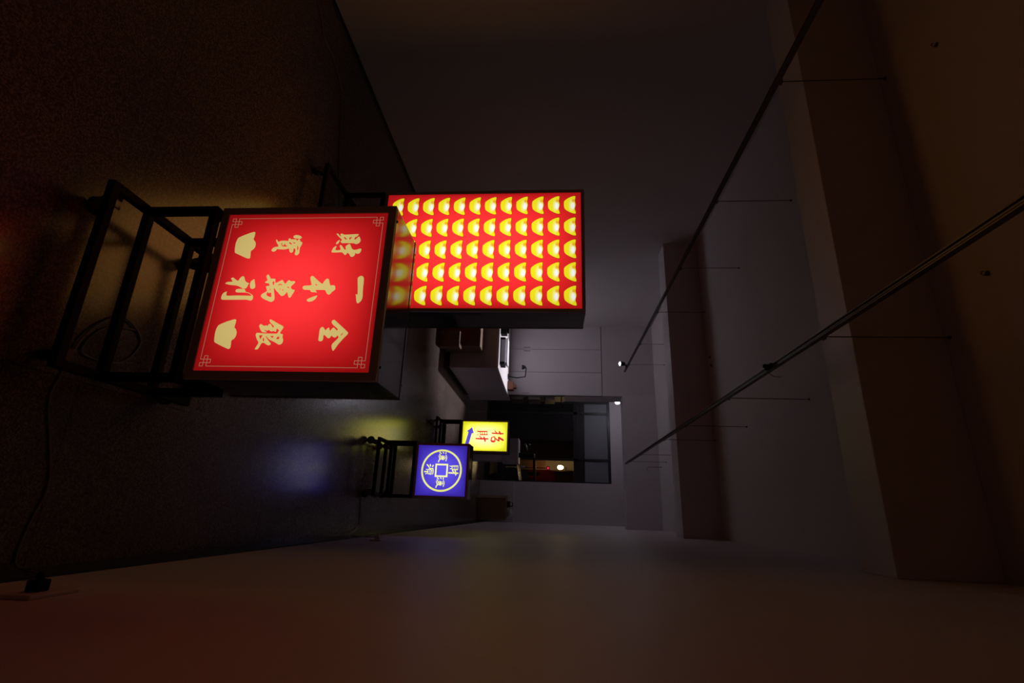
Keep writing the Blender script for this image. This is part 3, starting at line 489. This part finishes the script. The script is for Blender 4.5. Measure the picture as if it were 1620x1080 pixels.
t = thing('ceiling_bulb', 'bare white round bulb glowing above the glass door', 'light bulb', (-2.255, 10.65, 2.89))
bm = bmesh.new(); lathe(bm, [(.012, -.046), (.032, -.036), (.042, -.012), (.042, .010), (.030, .038), (.020, .052)], n=20); obj('bulb', bm, 'spot_led', t, smooth=True)
bm = bmesh.new(); lathe(bm, [(.020, .048), (.026, .054), (.026, .095), (.010, .10), (.010, .395), (.05, .399), (.05, .41)], n=16); obj('lamp_holder', bm, 'white_plastic', t)
li = bpy.data.lights.new('bulb_light', 'POINT'); li.energy = BULB_BACK; li.color = (.92, .86, 1); li.shadow_soft_size = .046
lo = bpy.data.objects.new('lamp_light', li); COL.objects.link(lo); lo.parent = t; lo.location = (0, 0, 0)
t = thing('track_connector', 'small black track adapter with a loose wire on the right track', 'track adapter', (-.812, 2.82, 2.716))
bm = bmx((-.011, -.04, -.016, .011, .04, 0)); lathe(bm, [(.007, -.044), (.011, -.040), (.011, -.024), (.006, -.016)], (0, -.01, 0)); obj('adapter_body', bm, 'black', t, bevel=.002)
bm = bmesh.new(); ring_tube(bm, catmull([(.013, .03, -.006), (.034, .05, .02), (.040, .07, .06), (.034, .08, .09)], 5), .002, 6); obj('wire', bm, 'rod', t)
bm = bmesh.new(); ring_tube(bm, [(0, 0, 0), (0, 0, -.20), (.03, .02, -.23), (.06, .03, -.20)], .0035, 8)
lathe(bm, [(.014, -.006), (.014, 0)], n=12)
o = obj('wire_hook', bm, 'rod', None, (-.77, 8.66, CZ)); tag(o, 'bent wire hook hanging from the ceiling past the right track', 'hook')
for (x, y, lab) in ((-2.15, 1.96, 'small dark ceiling hook left of the right track'), (-1.0, 2.04, 'small dark ceiling hook right beside the right track'), (-1.63, 5.64, 'tiny dark ceiling screw near the middle beam, nearer the right track'), (-1.735, 5.665, 'tiny dark ceiling screw near the middle beam, nearer the left track')):
    bm = bmesh.new(); lathe(bm, [(.011, -.004), (.011, 0)], n=14)
    ring_tube(bm, [(0, 0, -.004)]+[(.009*math.sin(a), 0, -.016+.009*math.cos(a)) for a in [k*math.pi/5 for k in range(9)]], .0022, 8)
    if 'screw' in lab:
        bm.free(); bm = bmesh.new(); lathe(bm, [(.011, -.02), (.015, 0)], (0, 0, 0), 'Z', 10)
    o = obj('ceiling_screw' if 'screw' in lab else 'ceiling_hook', bm, 'rod', None, (x, y, CZ)); tag(o, lab, 'screw' if 'screw' in lab else 'hook')

# ------------------------------------------------------------ cables and sockets
def cable(label, pts, r=.0035, m='cable_white', name='power_cable'):
    bm = bmesh.new(); ring_tube(bm, catmull(pts, 8), r, 6); o = obj(name, bm, m, smooth=True); return tag(o, label, 'cable')
z = .0036
cable('white power cable from the nearest sign up to the wall socket', [(-.58, 1.63, z), (-.54, 1.50, z), (-.44, 1.45, z), (-.45, 1.60, z), (-.55, 1.66, z), (-.60, 1.55, .0085), (-.50, 1.44, .0085), (-.339, 1.402, z), (-.26, 1.399, z), (-.093, 1.461, z), (-.012, 1.476, z), (.06, 1.458, z), (.140, 1.446, z), (.186, 1.44, .02), (.189, 1.36, .16), (.186, 1.24, .31), (.178, 1.16, .395)])
cable('thin white cable along the left wall to the ingot sign', [(-3.23, 1.2, z), (-3.20, 1.9, z), (-3.012, 2.306, z), (-2.906, 2.42, z), (-2.89, 2.582, z), (-2.784, 2.751, z), (-2.572, 2.815, z), (-2.265, 2.90, z), (-1.9, 3.05, z), (-1.75, 3.10, z)], .003)
cable('thin cable from the violet coin sign to the right wall', [(-.30, 4.40, z), (-.254, 4.17, z), (-.15, 4.12, z), (-.056, 4.125, z), (.06, 4.15, z), (.150, 4.12, z), (.188, 3.9, .05), (.190, 3.6, .24), (.182, 3.50, .375)], .003)
def socket(label, y, z, plug):
    t = thing('wall_socket', label, 'socket', (RW, y, z))
    bm = bmx((-.010, -.06, -.036, 0, .06, .036)); obj('socket_plate', bm, 'white_plastic', t, bevel=.003)
    bm = bmx((-.034, -.028, -.014, -.010, .004, .014)); lathe(bm, [(.006, -.05), (.008, -.034)], (0, -.012, 0), 'X', 10); obj('plug', bm, plug, t, bevel=.003)
    return t
socket('white wall socket with a black plug low on the right wall', 1.15, .395, 'black')
socket('white wall socket and plug beyond the coin sign cable, on the right wall', 3.50, .378, 'white_plastic')

# ------------------------------------------------------------ cabinet, counter and what stands there
t = thing('storage_cabinet', 'row of tall white cabinet doors behind the counter', 'cabinet', (-2.615, 8.86, 0))
obj('body', bmx((-.645, -.035, 0, .645, 0, 2.40)), 'seam', t)
for k, (a, b) in enumerate(((-.641, -.203), (-.197, .223), (.229, .643))):
    d = obj('door', bmx((a, -.058, .06, b, -.037, 2.388)), 'panel_white', t, bevel=.002)
    obj('door_handle', bmx((b-.035 if k != 1 else a+.025, -.072, 1.0, b-.025 if k != 1 else a+.035, -.058, 1.12)), 'grey', d)
t = thing('sales_counter', 'long pale laminate counter left of the glass door', 'counter', (-2.45, 6.90, 0))
obj('carcass', bmx((-.775, .02, .05, .52, 1.85, .72)), 'laminate', t, bevel=.003)
obj('plinth', bmx((-.76, .05, 0, .49, 1.84, .05)), 'skirting', t)
obj('counter_top', bmx((-.79, 0, .72, .53, 1.87, .755)), 'counter_top', t, bevel=.004)
# flat white box and board on the counter
t = thing('flat_light_box', 'low grey box with black ends lying on the counter', 'box', (-2.24, 7.12, .755))
obj('box_body', bmx((-.20, -.05, 0, .17, .16, .068)), 'grey', t, bevel=.003)
for s in (-.205, .17): obj('end_cap', bmx((s, -.052, 0, s+.036, .162, .070)), 'black', t, bevel=.003)
o = obj('paper_stack', bmx((-.20, -.03, 0, .17, .17, .012)), 'paper', None, (-2.235, 7.12, .825)); tag(o, 'white sheet lying on top of the low grey box', 'paper')
o = obj('foam_board', bmx((-.20, -.02, 0, .20, .18, .022)), 'paper', None, (-2.25, 7.15, .838), rotz=.05); tag(o, 'bright white board topmost on the counter pile', 'board')
bm = bmx((-.06, -.05, 0, .06, .06, .09)); lathe(bm, [(.03, -.03), (.03, .03)], (0, 0, .10), 'X', 16)
o = obj('tape_dispenser', bm, 'black', None, (-2.55, 7.10, .755)); tag(o, 'black tape dispenser at the left end of the counter pile', 'tape dispenser')
# things at the counter's far end
t = thing('desk_lamp', 'small black bent-arm lamp at the far end of the counter', 'lamp', (-2.22, 8.50, .755))
bm = bmesh.new(); lathe(bm, [(.05, 0), (.05, .012), (.012, .02)], n=18); obj('base', bm, 'black', t)
bm = bmesh.new(); ring_tube(bm, [(0, 0, .015), (.02, 0, .16), (0, 0, .30), (-.16, 0, .315)], .010, 8); obj('arm', bm, 'black', t)
bm = bmesh.new(); lathe(bm, [(.012, 0), (.030, -.02), (.042, -.07), (.038, -.07), (.02, -.03)], (-.17, 0, .31), n=16); obj('lamp_shade', bm, 'black', t)
o = obj('tin_box', bmx((-.07, -.08, 0, .07, .08, .10)), 'redbrown', None, (-2.06, 8.55, .755)); tag(o, 'red-brown box on the far end of the counter', 'box')
o = obj('tin_box', bmx((-.03, -.05, 0, .03, .05, .05)), 'redbrown', None, (-2.05, 8.54, .855)); tag(o, 'small dark red box on the red-brown box', 'box')
t = thing('wall_rack', 'narrow dark rack on the end of the white partition', 'rack', (-1.97, 9.05, .76))
obj('rack_back', bmx((0, -.22, 0, .018, .22, .98)), 'track', t)
for k in range(4): obj('shelf', bmx((.018, -.22, .02+.30*k, .075, .22, .035+.30*k)), 'black', t)
for k, (h_, lab) in enumerate(((.20, 'lowest'), (.21, 'middle'), (.17, 'topmost'))):
    o = obj('binder', bmx((0, -.20, 0, .05, .18, h_)), 'track', None, (-1.95, 9.05, .796+.30*k)); tag(o, 'dark binder on the %s shelf of the narrow rack' % lab, 'binder')

# cartons in front of the counter
def carton(label, loc, w_, d_, h_, rotz=0, red=False, flap=True):
    t = thing('cardboard_box', label, 'box', loc, rotz)
    obj('box_body', bmx((-w_/2, -d_/2, 0, w_/2, d_/2, h_)), 'card', t, bevel=.004)
    if flap:
        bm = bmesh.new()
        for (a, b, c, e) in (((-w_/2, -d_/2), (w_/2, -d_/2), (w_/2, -.004), (-w_/2, -.004)), ((-w_/2, .004), (w_/2, .004), (w_/2, d_/2), (-w_/2, d_/2))):
            q = [bm.verts.new((p[0], p[1], h_+zz+off)) for off in (.002, .006) for p, zz in ((a, 0), (b, 0), (c, .004), (e, .004))]
            for f in ((0, 1, 2, 3), (7, 6, 5, 4), (0, 4, 5, 1), (1, 5, 6, 2), (2, 6, 7, 3), (3, 7, 4, 0)): bm.faces.new([q[i] for i in f])
        obj('top_flaps', bm, 'card', t)
    if red:
        o = obj('printed_front', bmx((-w_/2+.02, -d_/2-.002, .03, w_/2-.10, -d_/2, h_*.72)), 'card_red', t); o['label'] = 'red printed front'
    tp = obj('packing_tape', bmx((-w_/2+.01, -.024, h_+.010, w_/2-.01, .024, h_+.0112)), 'card', t)
    return t
carton('large cardboard box with red print leaning by the counter front', (-2.36, 6.72, 0), .44, .28, .52, 0, True)
carton('smaller cardboard box in front of the counter, right of the red-printed one', (-2.18, 6.44, 0), .22, .16, .27, .08)
carton('brown cardboard box by the glass door under a white bag', (-.085, 10.98, 0), .43, .34, .60, .16)
bm = bmesh.new(); bmesh.ops.create_icosphere(bm, subdivisions=3, radius=1)
random.seed(3)
for v in bm.verts:
    k = 1+.10*math.sin(7*v.co.x+3*v.co.z)+.06*math.sin(11*v.co.y); v.co = V(v.co.x*.085*k, v.co.y*.07*k, max(0, (v.co.z*.5+.5))*.13*k)
o = obj('plastic_bag', bm, 'bag', None, (.03, 10.95, .612), smooth=True); tag(o, 'crumpled white plastic bag on the brown cardboard box', 'bag')
bm = bmx((-.06, -.05, 0, .06, .05, .07)); ring_tube(bm, [(-.04, 0, .07), (-.03, 0, .12), (.03, 0, .12), (.04, 0, .07)], .012, 8)
o = obj('tool_case', bm, 'rubber', None, (-.15, 10.95, .612), bevel=.004); tag(o, 'small black case beside the white bag on the box', 'case')
o = obj('floor_crate', bmx((-.05, -.15, 0, .05, .15, .14)), 'rubber', None, (.155-.02, 11.03, 0), bevel=.006) if False else None

# stand behind the yellow sign
t = thing('side_table', 'grey pedestal stand with pale top behind the yellow sign', 'table', (-1.10, 9.5, 0))
obj('pedestal', bmx((-.16, .02, 0, .20, .42, .60)), 'laminate', t, bevel=.004)
obj('upper_box', bmx((-.20, 0, .60, .235, .44, .895)), 'grey', t, bevel=.004)
obj('table_top', bmx((-.205, -.008, .895, .240, .45, .915)), 'paper', t, bevel=.002)
bm = bmesh.new(); lathe(bm, [(.045, 0), (.048, .03), (.048, .20), (.042, .26), (.030, .29), (.012, .30)], n=20)
t = thing('flask', 'black rounded flask standing on the pale topped stand', 'flask', (-1.005, 9.60, .915)); obj('flask_body', bm, 'black', t, smooth=True)
bm = bmesh.new(); lathe(bm, [(.030, .286), (.034, .292), (.034, .302), (.01, .306)], n=18); obj('lid', bm, 'chrome', t)

# ------------------------------------------------------------ the street side beyond the glass
struct('ground', bmx((-7, 12.05, -.25, 4, 22, -.13)), 'asphalt')
struct('wall_street', bmx((-7, 17.2, -.13, 4, 17.4, 5)), 'tile')
struct('wall_street_shutter', bmx((-7, 15.0, -.13, -1.47, 15.12, 3.3)), 'brown')
struct('wall_street_header', bmx((-1.47, 15.0, 2.16, 4, 15.12, 3.3)), 'brown')
struct('wall_street_panel', bmx((-1.235, 16.42, -.13, 4, 16.5, 2.4), (-1.265, 16.1, -.13, -1.235, 16.5, 2.4)), 'gloss_brown')
struct('wall_street_low', bmx((-1.62, 16.6, -.13, -1.27, 16.7, 1.35)), 'brown')
t = thing('wall_lamp', 'warm lit lamp on the wall beyond the glass door', 'lamp', (-1.36, 16.25, 1.80))
bm = bmesh.new(); lathe(bm, [(.03, -.075), (.06, -.045), (.068, .015), (.045, .08), (.02, .10)], n=18); obj('lamp_globe', bm, 'lamp', t, smooth=True)
bm = bmesh.new(); ring_tube(bm, [(0, 0, .10), (0, 0, .2), (0, .93, .2)], .012, 8); obj('bracket', bm, 'black', t)
li = bpy.data.lights.new('lamp_light', 'POINT'); li.energy = LAMP_OUT; li.color = (1, .62, .28); li.shadow_soft_size = .09
lo = bpy.data.objects.new('lamp_light', li); COL.objects.link(lo); lo.parent = t; lo.location = (0, -.13, 0)
bm = bmx((-.09, 0, -.035, .09, .03, .035)); t = thing('indicator_light', 'small red glowing light beyond the glass door', 'light', (-1.31, 16.0, 1.43))
obj('light_housing', bmx((-.06, 0, -.045, .06, .03, .045), (-.012, .005, -1.56, .012, .03, -.045)), 'black', t); bm.free()
obj('light_lens', bmx((-.035, -.006, -.022, .035, 0, .022)), 'red_led', t)
# parked car
t = thing('parked_car', 'dark car parked outside, low in the right glass pane', 'car', (.78, 13.55, -.13))
prof = [(-2.1, .35), (-2.12, .62), (-1.95, .80), (-1.25, .92), (-.65, 1.36), (-.2, 1.44), (.75, 1.42), (1.45, 1.05), (2.0, .95), (2.12, .60), (2.08, .32)]
bm = bmesh.new(); rows = []
for yy, ins in ((-.82, .06), (-.84, 0), (.84, 0), (.82, .06)):
    rows.append([bm.verts.new((x*(1-ins*.3), yy*(1-.13*max(0, zz-.9)/.5), zz-ins*.3)) for x, zz in prof])
for a, b in zip(rows, rows[1:]):
    for k in range(len(prof)-1): bm.faces.new((a[k], a[k+1], b[k+1], b[k]))
    bm.faces.new((a[-1], a[0], b[0], b[-1]))
bm.faces.new(rows[0]); bm.faces.new(rows[-1][::-1])
obj('car_body', bm, 'car', t, bevel=.03)
for yy in (-.835,):
    bm = bmesh.new()
    bm.faces.new([bm.verts.new(p) for p in ((-.95, yy-.012, .96), (1.1, yy-.012, .98), (.65, yy+.075, 1.34), (-.55, yy+.075, 1.30))]); r = bmesh.ops.solidify(bm, geom=bm.faces[:], thickness=.01)
    obj('side_window', bm, 'chrome', t)
for x in (-1.35, 1.35):
    for yy in (-.86, .70):
        bm = bmesh.new(); lathe(bm, [(.10, 0), (.31, .01), (.33, .03), (.33, .13), (.31, .15), (.1, .16)], (x, yy, .33), 'Y', 24); obj('wheel', bm, 'rubber', t)
